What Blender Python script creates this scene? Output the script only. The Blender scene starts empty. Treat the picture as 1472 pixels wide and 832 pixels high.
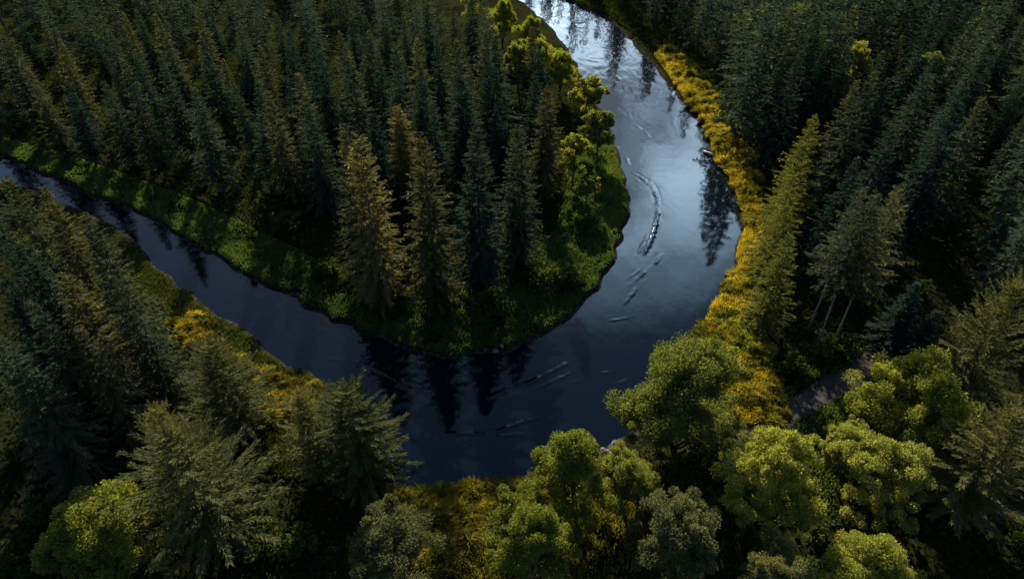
import bpy, math, random
import numpy as np
from mathutils import Vector, Matrix

random.seed(7)
rng = np.random.default_rng(11)
R = math.radians
sc = bpy.context.scene
COL = sc.collection

# ------------------------------------------------------------------ camera
H_CAM, PITCH, FOC = 70.0, R(40), 981.0       # drone height, tilt below the horizon, focal length in photo pixels
cam_d = bpy.data.cameras.new('camera'); cam = bpy.data.objects.new('camera', cam_d); COL.objects.link(cam)
cam.location = (0, 0, H_CAM); cam.rotation_euler = (R(90) - PITCH, 0, 0)
cam_d.sensor_width = 36; cam_d.lens = FOC / 1472 * 36
cam_d.clip_start = 0.5; cam_d.clip_end = 12000
sc.camera = cam

def at(px, py, z=0.0):
    """world point at height z that lies under a photo pixel"""
    u, v = (px - 736) / FOC, (py - 416) / FOC
    dx = u
    dy = math.cos(PITCH) - v * math.sin(PITCH)
    dz = -math.sin(PITCH) - v * math.cos(PITCH)
    t = (z - H_CAM) / dz
    return (dx * t, dy * t)

def proj(x, y, z):
    d = y * math.cos(PITCH) - (z - H_CAM) * math.sin(PITCH)
    up = y * math.sin(PITCH) + (z - H_CAM) * math.cos(PITCH)
    return 736 + FOC * x / d, 416 - FOC * up / d

# ------------------------------------------------------------------ small noise helpers
def hash2(ix, iy, s):
    n = (ix * 374761393 + iy * 668265263 + s * 1442695041) & 0x7fffffff
    n = ((n ^ (n >> 13)) * 1274126177) & 0x7fffffff
    return ((n ^ (n >> 16)) & 0xffff) / 65535.0
def vnoise(x, y, s=0):
    x = np.asarray(x, float); y = np.asarray(y, float)
    ix = np.floor(x).astype(np.int64); iy = np.floor(y).astype(np.int64)
    fx = x - ix; fy = y - iy
    fx = fx * fx * (3 - 2 * fx); fy = fy * fy * (3 - 2 * fy)
    a = hash2(ix, iy, s); b = hash2(ix + 1, iy, s); c = hash2(ix, iy + 1, s); d = hash2(ix + 1, iy + 1, s)
    return (a * (1 - fx) + b * fx) * (1 - fy) + (c * (1 - fx) + d * fx) * fy
def sstep(a, b, x):
    t = np.clip((x - a) / (b - a), 0, 1); return t * t * (3 - 2 * t)

def smooth_line(pts, n=6):
    """Catmull-Rom through the points"""
    P = [pts[0]] + list(pts) + [pts[-1]]
    out = []
    for i in range(1, len(P) - 2):
        p0, p1, p2, p3 = map(np.array, (P[i - 1], P[i], P[i + 1], P[i + 2]))
        for k in range(n):
            t = k / n
            out.append(0.5 * (2 * p1 + (p2 - p0) * t + (2 * p0 - 5 * p1 + 4 * p2 - p3) * t * t + (3 * p1 - p0 - 3 * p2 + p3) * t ** 3))
    out.append(np.array(pts[-1], float))
    return np.array(out)

def seg_dist(X, Y, line, closed=False):
    best = np.full(X.shape, 1e9)
    n = len(line)
    for i in range(n if closed else n - 1):
        a = line[i]; b = line[(i + 1) % n]
        ab = b - a; L = ab @ ab
        if L < 1e-9: continue
        t = np.clip(((X - a[0]) * ab[0] + (Y - a[1]) * ab[1]) / L, 0, 1)
        d = (X - a[0] - t * ab[0]) ** 2 + (Y - a[1] - t * ab[1]) ** 2
        np.minimum(best, d, out=best)
    return np.sqrt(best)
def inside(X, Y, poly):
    r = np.zeros(X.shape, bool); n = len(poly)
    for i in range(n):
        x0, y0 = poly[i]; x1, y1 = poly[(i + 1) % n]
        if y0 == y1: continue
        c = ((y0 > Y) != (y1 > Y)) & (X < (x1 - x0) * (Y - y0) / (y1 - y0) + x0)
        r ^= c
    return r

# ------------------------------------------------------------------ the river's outline
INNER = [(300, -95), (500, -62), (640, -32), (735, -4), (772, 22), (805, 55), (832, 100), (858, 150), (880, 195), (893, 240), (905, 295), (893, 350),
         (868, 400), (828, 447), (780, 480), (722, 506), (660, 514), (598, 506), (530, 482), (470, 456), (400, 420), (330, 379),
         (270, 346), (213, 316), (150, 289), (60, 250), (0, 228), (-150, 180), (-400, 120)]
OUTER = [(420, -125), (560, -88), (720, -45), (800, -6), (862, 22), (908, 60), (950, 108), (985, 146), (1006, 178), (1024, 220), (1042, 250), (1060, 290),
         (1068, 328), (1056, 372), (1036, 412), (1010, 452), (984, 490), (950, 540), (915, 600), (888, 640), (860, 655), (800, 668),
         (760, 684), (700, 694), (640, 704), (575, 712), (520, 690), (505, 640), (490, 570), (440, 536), (400, 512), (345, 472),
         (290, 435), (235, 391), (194, 345), (112, 302), (0, 258), (-150, 212), (-400, 160)]
inner = smooth_line([at(*p) for p in INNER]); outer = smooth_line([at(*p) for p in OUTER])
def wob(line, s):
    d = np.gradient(line, axis=0); L = np.linalg.norm(d, axis=1, keepdims=True) + 1e-6
    nrm = np.stack([-d[:, 1], d[:, 0]], 1) / L
    k = np.cumsum(L[:, 0])
    return line + nrm * ((vnoise(k * 0.35, k * 0 + s, s) - .5) * 1.5)[:, None]
inner = wob(inner, 3); outer = wob(outer, 5)
river_poly = np.concatenate([inner, outer[::-1]])

PATH = smooth_line([at(*p, z=1.6) for p in [(1028, 690), (1060, 648), (1110, 608), (1180, 566), (1242, 528), (1276, 492), (1292, 452)]])

def river_sd(X, Y):
    d = seg_dist(X, Y, river_poly, True)
    return np.where(inside(X, Y, river_poly), -d, d)

def ground_from_sd(X, Y, sd, pd):
    h = np.where(sd > 0, 0.55 * sstep(-0.1, 1.2, sd) + 0.95 * sstep(0.8, 9, sd), -1.3 * sstep(0, 2.5, -sd))
    land = sstep(0.5, 6, sd)
    bump = (vnoise(X * .13, Y * .13, 1) - .5) * .9 + (vnoise(X * .4, Y * .4, 2) - .5) * .35 + (vnoise(X * 1.1, Y * 1.1, 4) - .5) * .14
    h = h + land * bump * (0.25 + .75 * sstep(1.5, 4, pd))
    rise = sstep(90, 420, np.hypot(X - 10, Y - 120)) * 16
    return h + rise * sstep(5, 60, sd)

def gz(x, y):
    X = np.array([x], float); Y = np.array([y], float)
    return float(ground_from_sd(X, Y, river_sd(X, Y), seg_dist(X, Y, PATH))[0])

# ------------------------------------------------------------------ materials
def new_mat(name):
    m = bpy.data.materials.new(name); m.use_nodes = True
    nt = m.node_tree
    for n in list(nt.nodes): nt.nodes.remove(n)
    return m, nt, nt.nodes.new('ShaderNodeOutputMaterial')
def N(nt, t, **kw):
    n = nt.nodes.new(t)
    for k, v in kw.items(): setattr(n, k, v)
    return n
def ramp(nt, fac, stops):
    r = N(nt, 'ShaderNodeValToRGB'); el = r.color_ramp.elements
    while len(el) < len(stops): el.new(0.5)
    for e, (p, c) in zip(el, stops): e.position = p; e.color = (*c, 1)
    nt.links.new(fac, r.inputs[0]); return r.outputs[0]

def leaf_mat(name, dark, mid, light, trans_col, trans=0.4, scale=.5, gloss=.0):
    """leaf colour varies from plant to plant and from spray to spray; leaves let light through"""
    m, nt, out = new_mat(name)
    tc = N(nt, 'ShaderNodeTexCoord'); no = N(nt, 'ShaderNodeTexNoise'); no.inputs['Scale'].default_value = scale; no.inputs['Detail'].default_value = 3
    oi = N(nt, 'ShaderNodeObjectInfo')
    nt.links.new(tc.outputs['Object'], no.inputs['Vector'])
    mx = N(nt, 'ShaderNodeMath', operation='MULTIPLY_ADD'); nt.links.new(oi.outputs['Random'], mx.inputs[0]); mx.inputs[1].default_value = .5
    nt.links.new(no.outputs[0], mx.inputs[2])
    sb = N(nt, 'ShaderNodeMath', operation='SUBTRACT'); nt.links.new(mx.outputs[0], sb.inputs[0]); sb.inputs[1].default_value = .25
    c = ramp(nt, sb.outputs[0], [(.25, dark), (.5, mid), (.75, light)])
    di = N(nt, 'ShaderNodeBsdfDiffuse'); nt.links.new(c, di.inputs[0])
    tr = N(nt, 'ShaderNodeBsdfTranslucent')
    ml = N(nt, 'ShaderNodeMixRGB', blend_type='MULTIPLY'); ml.inputs[0].default_value = 1; nt.links.new(c, ml.inputs[1]); ml.inputs[2].default_value = (*trans_col, 1)
    nt.links.new(ml.outputs[0], tr.inputs[0])
    mix = N(nt, 'ShaderNodeMixShader'); mix.inputs[0].default_value = trans
    nt.links.new(di.outputs[0], mix.inputs[1]); nt.links.new(tr.outputs[0], mix.inputs[2])
    nt.links.new(mix.outputs[0], out.inputs[0])
    return m

M = {}
M['spruce'] = leaf_mat('spruce_needles', (.015, .033, .029), (.026, .049, .038), (.050, .069, .044), (1.85, 1.65, .8), .42, .35)
M['spruce_olive'] = leaf_mat('olive_needles', (.028, .044, .029), (.047, .063, .037), (.080, .088, .044), (1.95, 1.65, .72), .44, .35)
M['spruce_lit'] = leaf_mat('sunlit_needles', (.058, .068, .034), (.096, .100, .044), (.150, .142, .054), (2.0, 1.65, .7), .46, .35)  # lighter, warmer spruce needles, sunlight put into their colour
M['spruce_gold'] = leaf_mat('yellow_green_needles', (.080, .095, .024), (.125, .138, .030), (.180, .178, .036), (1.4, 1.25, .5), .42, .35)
M['pine'] = leaf_mat('pale_needles', (.066, .082, .036), (.100, .114, .046), (.145, .150, .056), (1.8, 1.5, .65), .40, .5)
M['leaf_green'] = leaf_mat('green_leaves', (.105, .130, .036), (.168, .192, .052), (.245, .262, .072), (1.35, 1.3, .55), .55, .55)
M['leaf_yellow'] = leaf_mat('yellow_leaves', (.120, .145, .030), (.190, .212, .042), (.270, .280, .058), (1.35, 1.3, .5), .55, .55)
M['leaf_grey'] = leaf_mat('grey_green_leaves', (.075, .090, .042), (.110, .125, .056), (.150, .163, .068), (1.3, 1.2, .6), .48, .6)
M['shrub'] = leaf_mat('shrub_leaves', (.028, .050, .014), (.045, .070, .018), (.075, .095, .022), (1.4, 1.3, .5), .42, 1.0)
M['gold'] = leaf_mat('golden_grass_blades', (.13, .130, .024), (.25, .222, .032), (.38, .315, .044), (1.35, 1.2, .50), .45, .6)
M['tuss'] = leaf_mat('ochre_grass_blades', (.065, .072, .017), (.130, .118, .024), (.21, .172, .030), (1.35, 1.2, .5), .5, .6)
M['tuss_green'] = leaf_mat('green_grass_blades', (.055, .078, .018), (.100, .115, .024), (.160, .152, .030), (1.5, 1.3, .45), .5, .6)
M['dim'] = leaf_mat('shaded_grass_blades', (.022, .036, .013), (.036, .054, .017), (.058, .072, .020), (1.3, 1.2, .5), .38, .12)  # darker grass for the left bank, its shadow put into the colour
M['under'] = leaf_mat('fern_and_shaded_grass', (.014, .022, .009), (.022, .034, .012), (.036, .050, .014), (1.3, 1.2, .5), .3, .3)
M['grass'] = leaf_mat('meadow_grass_blades', (.048, .088, .034), (.072, .116, .042), (.104, .138, .046), (1.4, 1.3, .5), .45, .12)

def bark_mat(name, a, b, sx=6.):
    m, nt, out = new_mat(name)
    tc = N(nt, 'ShaderNodeTexCoord'); mp = N(nt, 'ShaderNodeMapping'); mp.inputs['Scale'].default_value = (sx, sx, 1.2)
    no = N(nt, 'ShaderNodeTexNoise'); no.inputs['Scale'].default_value = 1.5; no.inputs['Detail'].default_value = 5
    nt.links.new(tc.outputs['Object'], mp.inputs[0]); nt.links.new(mp.outputs[0], no.inputs['Vector'])
    c = ramp(nt, no.outputs[0], [(.35, a), (.65, b)])
    p = N(nt, 'ShaderNodeBsdfPrincipled'); nt.links.new(c, p.inputs['Base Color']); p.inputs['Roughness'].default_value = .9
    bp = N(nt, 'ShaderNodeBump'); bp.inputs['Strength'].default_value = .6; nt.links.new(no.outputs[0], bp.inputs['Height']); nt.links.new(bp.outputs[0], p.inputs['Normal'])
    nt.links.new(p.outputs[0], out.inputs[0]); return m
M['bark'] = bark_mat('dark_bark', (.035, .027, .02), (.10, .08, .06))
M['bark_pale'] = bark_mat('pale_bark', (.09, .083, .072), (.24, .22, .19))
M['drift'] = bark_mat('bleached_wood', (.40, .36, .30), (.72, .68, .60))
M['stone'] = bark_mat('grey_stone', (.04, .04, .038), (.15, .145, .135), 1.5)

def ground_mat():
    m, nt, out = new_mat('forest_floor')
    tc = N(nt, 'ShaderNodeTexCoord')
    n1 = N(nt, 'ShaderNodeTexNoise'); n1.inputs['Scale'].default_value = .12; n1.inputs['Detail'].default_value = 8; n1.inputs['Roughness'].default_value = .62
    n2 = N(nt, 'ShaderNodeTexNoise'); n2.inputs['Scale'].default_value = 1.7; n2.inputs['Detail'].default_value = 6
    for n in (n1, n2): nt.links.new(tc.outputs['Object'], n.inputs['Vector'])
    c1 = ramp(nt, n1.outputs[0], [(.3, (.013, .012, .008)), (.5, (.016, .020, .008)), (.7, (.025, .031, .010))])
    c2 = ramp(nt, n2.outputs[0], [(.3, (.35, .35, .35)), (.7, (1.3, 1.25, 1.1))])
    mm = N(nt, 'ShaderNodeMixRGB', blend_type='MULTIPLY'); mm.inputs[0].default_value = 1; nt.links.new(c1, mm.inputs[1]); nt.links.new(c2, mm.inputs[2])
    # wet soil and shingle right at the waterline
    ge = N(nt, 'ShaderNodeNewGeometry'); sp = N(nt, 'ShaderNodeSeparateXYZ'); nt.links.new(ge.outputs['Position'], sp.inputs[0])
    mr = N(nt, 'ShaderNodeMapRange'); mr.inputs['From Min'].default_value = .18; mr.inputs['From Max'].default_value = .5; nt.links.new(sp.outputs['Z'], mr.inputs['Value'])
    mud = ramp(nt, n2.outputs[0], [(.35, (.012, .011, .008)), (.55, (.026, .023, .018)), (.75, (.085, .077, .064))])
    mx = N(nt, 'ShaderNodeMixRGB'); nt.links.new(mr.outputs[0], mx.inputs[0]); nt.links.new(mud, mx.inputs[1]); nt.links.new(mm.outputs[0], mx.inputs[2])
    p = N(nt, 'ShaderNodeBsdfPrincipled'); p.inputs['Roughness'].default_value = .95; p.inputs['Specular IOR Level'].default_value = 0
    nt.links.new(mx.outputs[0], p.inputs['Base Color'])
    bp = N(nt, 'ShaderNodeBump'); bp.inputs['Strength'].default_value = .8; bp.inputs['Distance'].default_value = .3
    nt.links.new(n2.outputs[0], bp.inputs['Height']); nt.links.new(bp.outputs[0], p.inputs['Normal'])
    nt.links.new(p.outputs[0], out.inputs[0]); return m
M['ground'] = ground_mat()

def path_mat():
    m, nt, out = new_mat('packed_dirt')
    tc = N(nt, 'ShaderNodeTexCoord'); n = N(nt, 'ShaderNodeTexNoise'); n.inputs['Scale'].default_value = .9; n.inputs['Detail'].default_value = 9
    nt.links.new(tc.outputs['Object'], n.inputs['Vector'])
    c = ramp(nt, n.outputs[0], [(.3, (.013, .012, .010)), (.5, (.023, .020, .018)), (.72, (.045, .039, .033))])
    p = N(nt, 'ShaderNodeBsdfPrincipled'); p.inputs['Roughness'].default_value = .95; nt.links.new(c, p.inputs['Base Color'])
    nt.links.new(p.outputs[0], out.inputs[0]); return m
M['path'] = path_mat()

def water_mat():
    m, nt, out = new_mat('river_water')
    tc = N(nt, 'ShaderNodeTexCoord')
    big = N(nt, 'ShaderNodeTexNoise'); big.inputs['Scale'].default_value = .055; big.inputs['Detail'].default_value = 3
    mp = N(nt, 'ShaderNodeMapping'); mp.inputs['Scale'].default_value = (1.0, .55, 1)
    rip = N(nt, 'ShaderNodeTexNoise'); rip.inputs['Scale'].default_value = .9; rip.inputs['Detail'].default_value = 4; rip.inputs['Distortion'].default_value = .6
    nt.links.new(tc.outputs['Object'], big.inputs['Vector']); nt.links.new(tc.outputs['Object'], mp.inputs[0]); nt.links.new(mp.outputs[0], rip.inputs['Vector'])
    ms = N(nt, 'ShaderNodeMapRange'); ms.inputs['From Min'].default_value = .42; ms.inputs['From Max'].default_value = .68
    ms.inputs['To Min'].default_value = .004; ms.inputs['To Max'].default_value = .02; nt.links.new(big.outputs[0], ms.inputs['Value'])
    bp = N(nt, 'ShaderNodeBump'); bp.inputs['Distance'].default_value = .5; nt.links.new(ms.outputs[0], bp.inputs['Strength']); nt.links.new(rip.outputs[0], bp.inputs['Height'])
    p = N(nt, 'ShaderNodeBsdfPrincipled'); p.inputs['Base Color'].default_value = (.0012, .0035, .007, 1)
    p.inputs['Roughness'].default_value = .05; p.inputs['IOR'].default_value = 1.34; p.inputs['Specular Tint'].default_value = (.60, .86, 1, 1)
    nt.links.new(bp.outputs[0], p.inputs['Normal']); nt.links.new(p.outputs[0], out.inputs[0]); return m
M['water'] = water_mat()

# ------------------------------------------------------------------ mesh helpers
def mesh_np(name, V, F, mat, smooth=False):
    """V (n,3); F either (m,3)/(m,4) array or a list of such arrays"""
    me = bpy.data.meshes.new(name)
    Fs = F if isinstance(F, list) else [F]
    Fs = [np.asarray(f, np.int32) for f in Fs if len(f)]
    V = np.asarray(V, np.float32)
    me.vertices.add(len(V)); me.vertices.foreach_set('co', V.ravel())
    loops = np.concatenate([f.ravel() for f in Fs])
    sizes = np.concatenate([np.full(len(f), f.shape[1], np.int32) for f in Fs])
    me.loops.add(len(loops)); me.loops.foreach_set('vertex_index', loops)
    me.polygons.add(len(sizes)); st = np.concatenate([[0], np.cumsum(sizes)[:-1]]).astype(np.int32)
    me.polygons.foreach_set('loop_start', st); me.polygons.foreach_set('loop_total', sizes)
    if smooth: me.polygons.foreach_set('use_smooth', np.ones(len(sizes), bool))
    me.update(calc_edges=True); me.validate()
    if mat is not None: me.materials.append(mat)
    return me
def link(name, data, parent=None):
    o = bpy.data.objects.new(name, data); COL.objects.link(o)
    if parent is not None: o.parent = parent
    return o
def props(o, label=None, cat=None, group=None, kind=None):
    if label: o['label'] = label
    if cat: o['category'] = cat
    if group: o['group'] = group
    if kind: o['kind'] = kind
    return o

class Tubes:
    def __init__(s): s.V = []; s.F = []; s.T = []; s.n = 0
    def tube(s, pts, rad, k=6):
        pts = np.asarray(pts, float); m = len(pts)
        d = np.gradient(pts, axis=0); d /= np.linalg.norm(d, axis=1, keepdims=True) + 1e-9
        a = np.array([1, 0, 0.]) if abs(d[0][0]) < .8 else np.array([0, 1., 0])
        ring0 = s.n
        for i in range(m):
            u = np.cross(d[i], a); u /= np.linalg.norm(u) + 1e-9; w = np.cross(d[i], u)
            for j in range(k):
                an = 2 * math.pi * j / k
                s.V.append(pts[i] + rad[i] * (math.cos(an) * u + math.sin(an) * w))
        for i in range(m - 1):
            for j in range(k):
                b = ring0 + i * k
                s.F.append((b + j, b + (j + 1) % k, b + k + (j + 1) % k, b + k + j))
        s.n += m * k
        s.V.append(pts[-1] + d[-1] * rad[-1] * .6); tip = s.n; s.n += 1
        b = ring0 + (m - 1) * k
        for j in range(k): s.T.append((b + j, b + (j + 1) % k, tip))
        s.V.append(pts[0] - d[0] * rad[0] * .3); tip = s.n; s.n += 1
        for j in range(k): s.T.append((ring0 + (j + 1) % k, ring0 + j, tip))
    def mesh(s, name, mat):
        return mesh_np(name, s.V, [np.array(s.F), np.array(s.T)], mat, True)

def blades(P, D, L, W, S, bend=0.15):
    """leaf-like rhombic faces: root P, direction D (unit), length L, width W, side vector S"""
    tip = P + D * L[:, None]
    mid = P + D * (L * .45)[:, None]
    mid[:, 2] += bend * L
    a = mid + S * (W * .5)[:, None]; b = mid - S * (W * .5)[:, None]
    V = np.stack([P, a, tip, b], 1).reshape(-1, 3)
    F = np.arange(len(P) * 4, dtype=np.int32).reshape(-1, 4)
    return V, F
def unit(v): return v / (np.linalg.norm(v, axis=-1, keepdims=True) + 1e-9)

# ------------------------------------------------------------------ plants
def conifer_mesh(seed, H, Rm, base=.12, power=.85, droop=.30, step=.62, nb=8, spray=15, blade=.85, rise=0.0, rough=.25, tw=.22, thick=1.):
    """needle sprays on whorled branches round a tapered stem; returns crown mesh data arrays and the trunk mesh"""
    g = np.random.default_rng(seed)
    Ps, Ds, Ls, Ws, Ss = [], [], [], [], []
    tb = Tubes()
    lean = g.normal(0, .15, 2)
    zs = np.linspace(-.4, H * .97, 9)
    stem = np.stack([lean[0] * np.sin(zs / H * 3), lean[1] * np.sin(zs / H * 2.3), zs], 1)
    r0 = (.012 * H + .06) * thick
    tb.tube(stem, [r0 * 1.25] + [max(.03, r0 * (1 - z / H)) for z in zs[1:]], 7)
    z = H * base
    while z < H * .985:
        f = (z - H * base) / (H * (1 - base))
        prof = (1 - f) ** power * (1 if f > .12 else .72 + .28 * f / .12)
        Rz = Rm * prof + .12
        n = max(4, int(round(nb * (.55 + .45 * (1 - f)) + g.integers(-1, 2))))
        ph = g.uniform(0, 6.28)
        for k in range(n):
            az = ph + 6.2832 * k / n + g.normal(0, .22)
            Lb = Rz * (1 + g.normal(0, rough))
            if Lb < .12: continue
            if g.random() < .05: Lb *= .45
            Lb = min(Lb, Rz * 1.45)
            out = np.array([math.cos(az), math.sin(az), 0]); side = np.array([-out[1], out[0], 0])
            el = rise + .55 * f ** 1.5 + g.normal(0, .07)
            dr = droop * (1 - f * .8) * (1 + g.normal(0, .2))
            zb = z + g.normal(0, step * .3)
            m = max(4, int(spray * (.35 + .65 * Lb / Rm)))
            t = (np.arange(m) + g.random(m) * .8) / m
            t = .12 + .88 * t
            sx = np.interp(zb, zs, stem[:, 0]); sy = np.interp(zb, zs, stem[:, 1])
            rr = Lb * t
            zz = zb + rr * math.tan(el) - dr * Lb * (t ** 1.4) + .22 * dr * Lb * t ** 4
            P = np.stack([sx + out[0] * rr, sy + out[1] * rr, zz], 1)
            slope = math.tan(el) - dr * 1.4 * t ** .4 + .8 * dr * t ** 3
            fw = unit(np.stack([np.full(m, out[0]), np.full(m, out[1]), slope], 1))
            for sg in (-1, 1):
                ang = g.uniform(.45, 1.05, m) * (1 - .45 * t)
                D = unit(fw * np.cos(ang)[:, None] + sg * side * np.sin(ang)[:, None] + np.stack([g.normal(0, .07, m), g.normal(0, .07, m), g.normal(-.14, .14, m)], 1))
                Lw = blade * (1.05 - .5 * t) * g.uniform(.7, 1.25, m) * (.5 + .5 * Lb / Rm) * (Rm / 4.2) ** .5
                S = unit(np.cross(D, np.stack([g.normal(0, .35, m), g.normal(0, .35, m), np.ones(m)], 1)))
                Ps.append(P); Ds.append(D); Ls.append(Lw); Ws.append(Lw * tw * g.uniform(.8, 1.5, m)); Ss.append(S)
            # tip spray, and twigs hanging below the branch
            q = max(2, m // 3); idx = g.integers(0, m, q)
            D = unit(fw[idx] * .6 + np.stack([g.normal(0, .25, q), g.normal(0, .25, q), g.uniform(-.9, .1, q)], 1))
            S = unit(np.cross(D, g.normal(0, 1, (q, 3))))
            Lw = blade * .8 * g.uniform(.6, 1.2, q) * (.5 + .5 * Lb / Rm)
            Ps.append(P[idx]); Ds.append(D); Ls.append(Lw); Ws.append(Lw * tw * 1.2); Ss.append(S)
        z += step * (1 - .45 * f) * g.uniform(.8, 1.2)
    # leader
    D = unit(np.stack([g.normal(0, .3, 10), g.normal(0, .3, 10), np.ones(10)], 1)); P = np.tile(stem[-1] - [0, 0, .3], (10, 1))
    S = unit(np.cross(D, g.normal(0, 1, (10, 3)))); Lw = g.uniform(.4, .9, 10)
    Ps.append(P); Ds.append(D); Ls.append(Lw); Ws.append(Lw * .18); Ss.append(S)
    V, F = blades(np.concatenate(Ps), np.concatenate(Ds), np.concatenate(Ls), np.concatenate(Ws), np.concatenate(Ss), .05)
    return V, F, tb

def broadleaf_mesh(seed, H, Rm, base=.22, clumps=60, leaves=230, leaf=.42, crown_top=1.0, stems=3, flat=.8, droop=0.):
    g = np.random.default_rng(seed)
    tb = Tubes()
    zc = H * (base + (1 - base) * .5); hz = H * (1 - base) * .5
    lobes = []
    nl = 7
    for i in range(nl):                                    # uneven outline: several lobes of unequal size
        a = 6.283 * i / nl + g.normal(0, .35); rr = Rm * g.uniform(.42, .62)
        lobes.append((np.array([math.cos(a) * rr, math.sin(a) * rr, zc + hz * g.uniform(-.75 if base < .08 else -.5, .30)]), Rm * g.uniform(.36, .52)))
    for i in range(4):
        lobes.append((np.array([g.normal(0, Rm * .2), g.normal(0, Rm * .2), zc + hz * g.uniform(.25, .62)]), Rm * g.uniform(.34, .48)))
    cs = []
    tries = 0
    while len(cs) < clumps and tries < 6000:
        tries += 1
        c, r = lobes[g.integers(len(lobes))]
        d = unit(g.normal(0, 1, 3)); d[2] = abs(d[2]) * .9 - .25
        p = c + d * r * g.uniform(.5, 1.22)
        if p[2] > H * 1.02 or p[2] < H * base * .8: continue
        if any(np.linalg.norm(p - q) < Rm * (1.7 / clumps ** .5 * .75) for q, _ in cs): continue
        cs.append((p, Rm * g.uniform(.09, .20)))
    Ps, Ds, Ls, Ws, Ss = [], [], [], [], []
    for p, r in cs:
        m = int(leaves * g.uniform(.7, 1.3))
        d = unit(g.normal(0, 1, (m, 3))); rad = r * g.random(m) ** .45
        off = d * rad[:, None]; off[:, 2] *= flat; off[:, 2] -= droop * (off[:, 0] ** 2 + off[:, 1] ** 2) / r
        P = p + off
        outw = unit(P - np.array([0, 0, zc - hz * .4]))
        D = unit(outw * .7 + g.normal(0, .6, (m, 3)) + np.array([0, 0, -.25 - droop]))
        S = unit(np.cross(D, g.normal(0, .7, (m, 3)) + outw * .4 + np.array([0, 0, .9])))
        Lw = leaf * g.uniform(.6, 1.35, m)
        Ps.append(P); Ds.append(D); Ls.append(Lw); Ws.append(Lw * g.uniform(.5, .85, m)); Ss.append(S)
    V, F = blades(np.concatenate(Ps), np.concatenate(Ds), np.concatenate(Ls), np.concatenate(Ws), np.concatenate(Ss), .06)
    # stems from the root collar, then a branch into every clump
    r0 = .02 * H + .08
    fork = H * base * .6
    tb.tube([(0, 0, -.4), (.03, 0, fork * .5), (0, .05, fork)], [r0 * 1.3, r0, r0 * .85], 8)
    stl = []
    for i in range(stems):
        a = 6.283 * i / stems + g.uniform(0, 1); sp = Rm * (.32 if stems > 1 else .08)
        pts = [np.array([0, 0, fork * .92])]
        for t in (.3, .6, 1.0):
            pts.append(np.array([math.cos(a) * sp * t ** .8, math.sin(a) * sp * t ** .8, fork + (H * .86 - fork) * t]) + g.normal(0, .12, 3))
        stl.append(np.array(pts)); tb.tube(pts, [r0 * .7, r0 * .5, r0 * .3, r0 * .1], 6)
    for p, r in cs:
        s = stl[int(np.argmin([np.linalg.norm(q[2, :2] - p[:2]) for q in stl]))]
        zt = max(fork, min(p[2] - .25 * np.linalg.norm(p[:2]) - .4, H * .8)); t = (zt - s[0][2]) / (s[-1][2] - s[0][2])
        x = np.array([np.interp(zt, s[:, 2], s[:, j]) for j in (0, 1)] + [zt])
        mid = (x + p) / 2 + np.array([0, 0, -.2 + g.normal(0, .15)])
        tb.tube([x, mid, p], [r0 * .25 * (1.1 - .6 * t), r0 * .16, r0 * .05], 4)
    return V, F, tb

def tuft_mesh(seed, r=.9, h=.9, n=700):
    """a mound of grass: short blades standing all over a small dome, leaning out towards its edge"""
    g = np.random.default_rng(seed)
    a = g.uniform(0, 6.283, n); q = g.random(n) ** .55; wob = 1 + .22 * np.sin(a * 3 + seed) + .12 * np.sin(a * 5 - seed)
    dome = h * .55 * (1 - q ** 2) * (1 + .25 * np.sin(a * 2 + seed * 2))
    P = np.stack([np.cos(a) * q * r * wob, np.sin(a) * q * r * wob, dome * g.uniform(.2, 1, n) - .05], 1)
    a2 = a + g.normal(0, .8, n); sp = .25 + .7 * q
    D = unit(np.stack([np.cos(a2) * sp, np.sin(a2) * sp, g.uniform(.5, 1.2, n)], 1) + g.normal(0, .15, (n, 3)))
    L = h * g.uniform(.3, .62, n); S = unit(np.cross(D, g.normal(0, .5, (n, 3)) + np.array([0, 0, .6]))); W = g.uniform(.05, .11, n)
    mid = P + D * (L * .6)[:, None]
    tip = mid + unit(D + np.stack([np.cos(a2) * .5, np.sin(a2) * .5, -.5 * np.ones(n)], 1)) * (L * .5)[:, None]
    V = np.stack([P + S * (W * .4)[:, None], P - S * (W * .4)[:, None], mid - S * (W * .5)[:, None], mid + S * (W * .5)[:, None], tip], 1).reshape(-1, 3)
    b = np.arange(n)[:, None] * 5
    return V, [b + np.array([0, 1, 2, 3]), b + np.array([3, 2, 4])]

def shrub_mesh(seed, r=1.3, h=1.6, n=900, leaf=.26):
    g = np.random.default_rng(seed)
    k = 9; c = np.stack([g.normal(0, r * .42, k), g.normal(0, r * .42, k), h * g.uniform(.3, .8, k)], 1); cr = r * g.uniform(.3, .55, k)
    i = g.integers(0, k, n); d = unit(g.normal(0, 1, (n, 3)))
    P = c[i] + d * (cr[i] * g.random(n) ** .4)[:, None]; P[:, 2] = np.abs(P[:, 2])
    D = unit(unit(P - np.array([0, 0, h * .2])) + g.normal(0, .6, (n, 3))); S = unit(np.cross(D, g.normal(0, .6, (n, 3)) + np.array([0, 0, 1])))
    L = leaf * g.uniform(.6, 1.5, n)
    V, F = blades(P, D, L, L * .6, S, .05)
    tb = Tubes()
    for q in c: tb.tube([(0, 0, -.1), q * .55 + g.normal(0, .05, 3), q], [.05, .035, .012], 4)
    return V, F, tb

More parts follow.
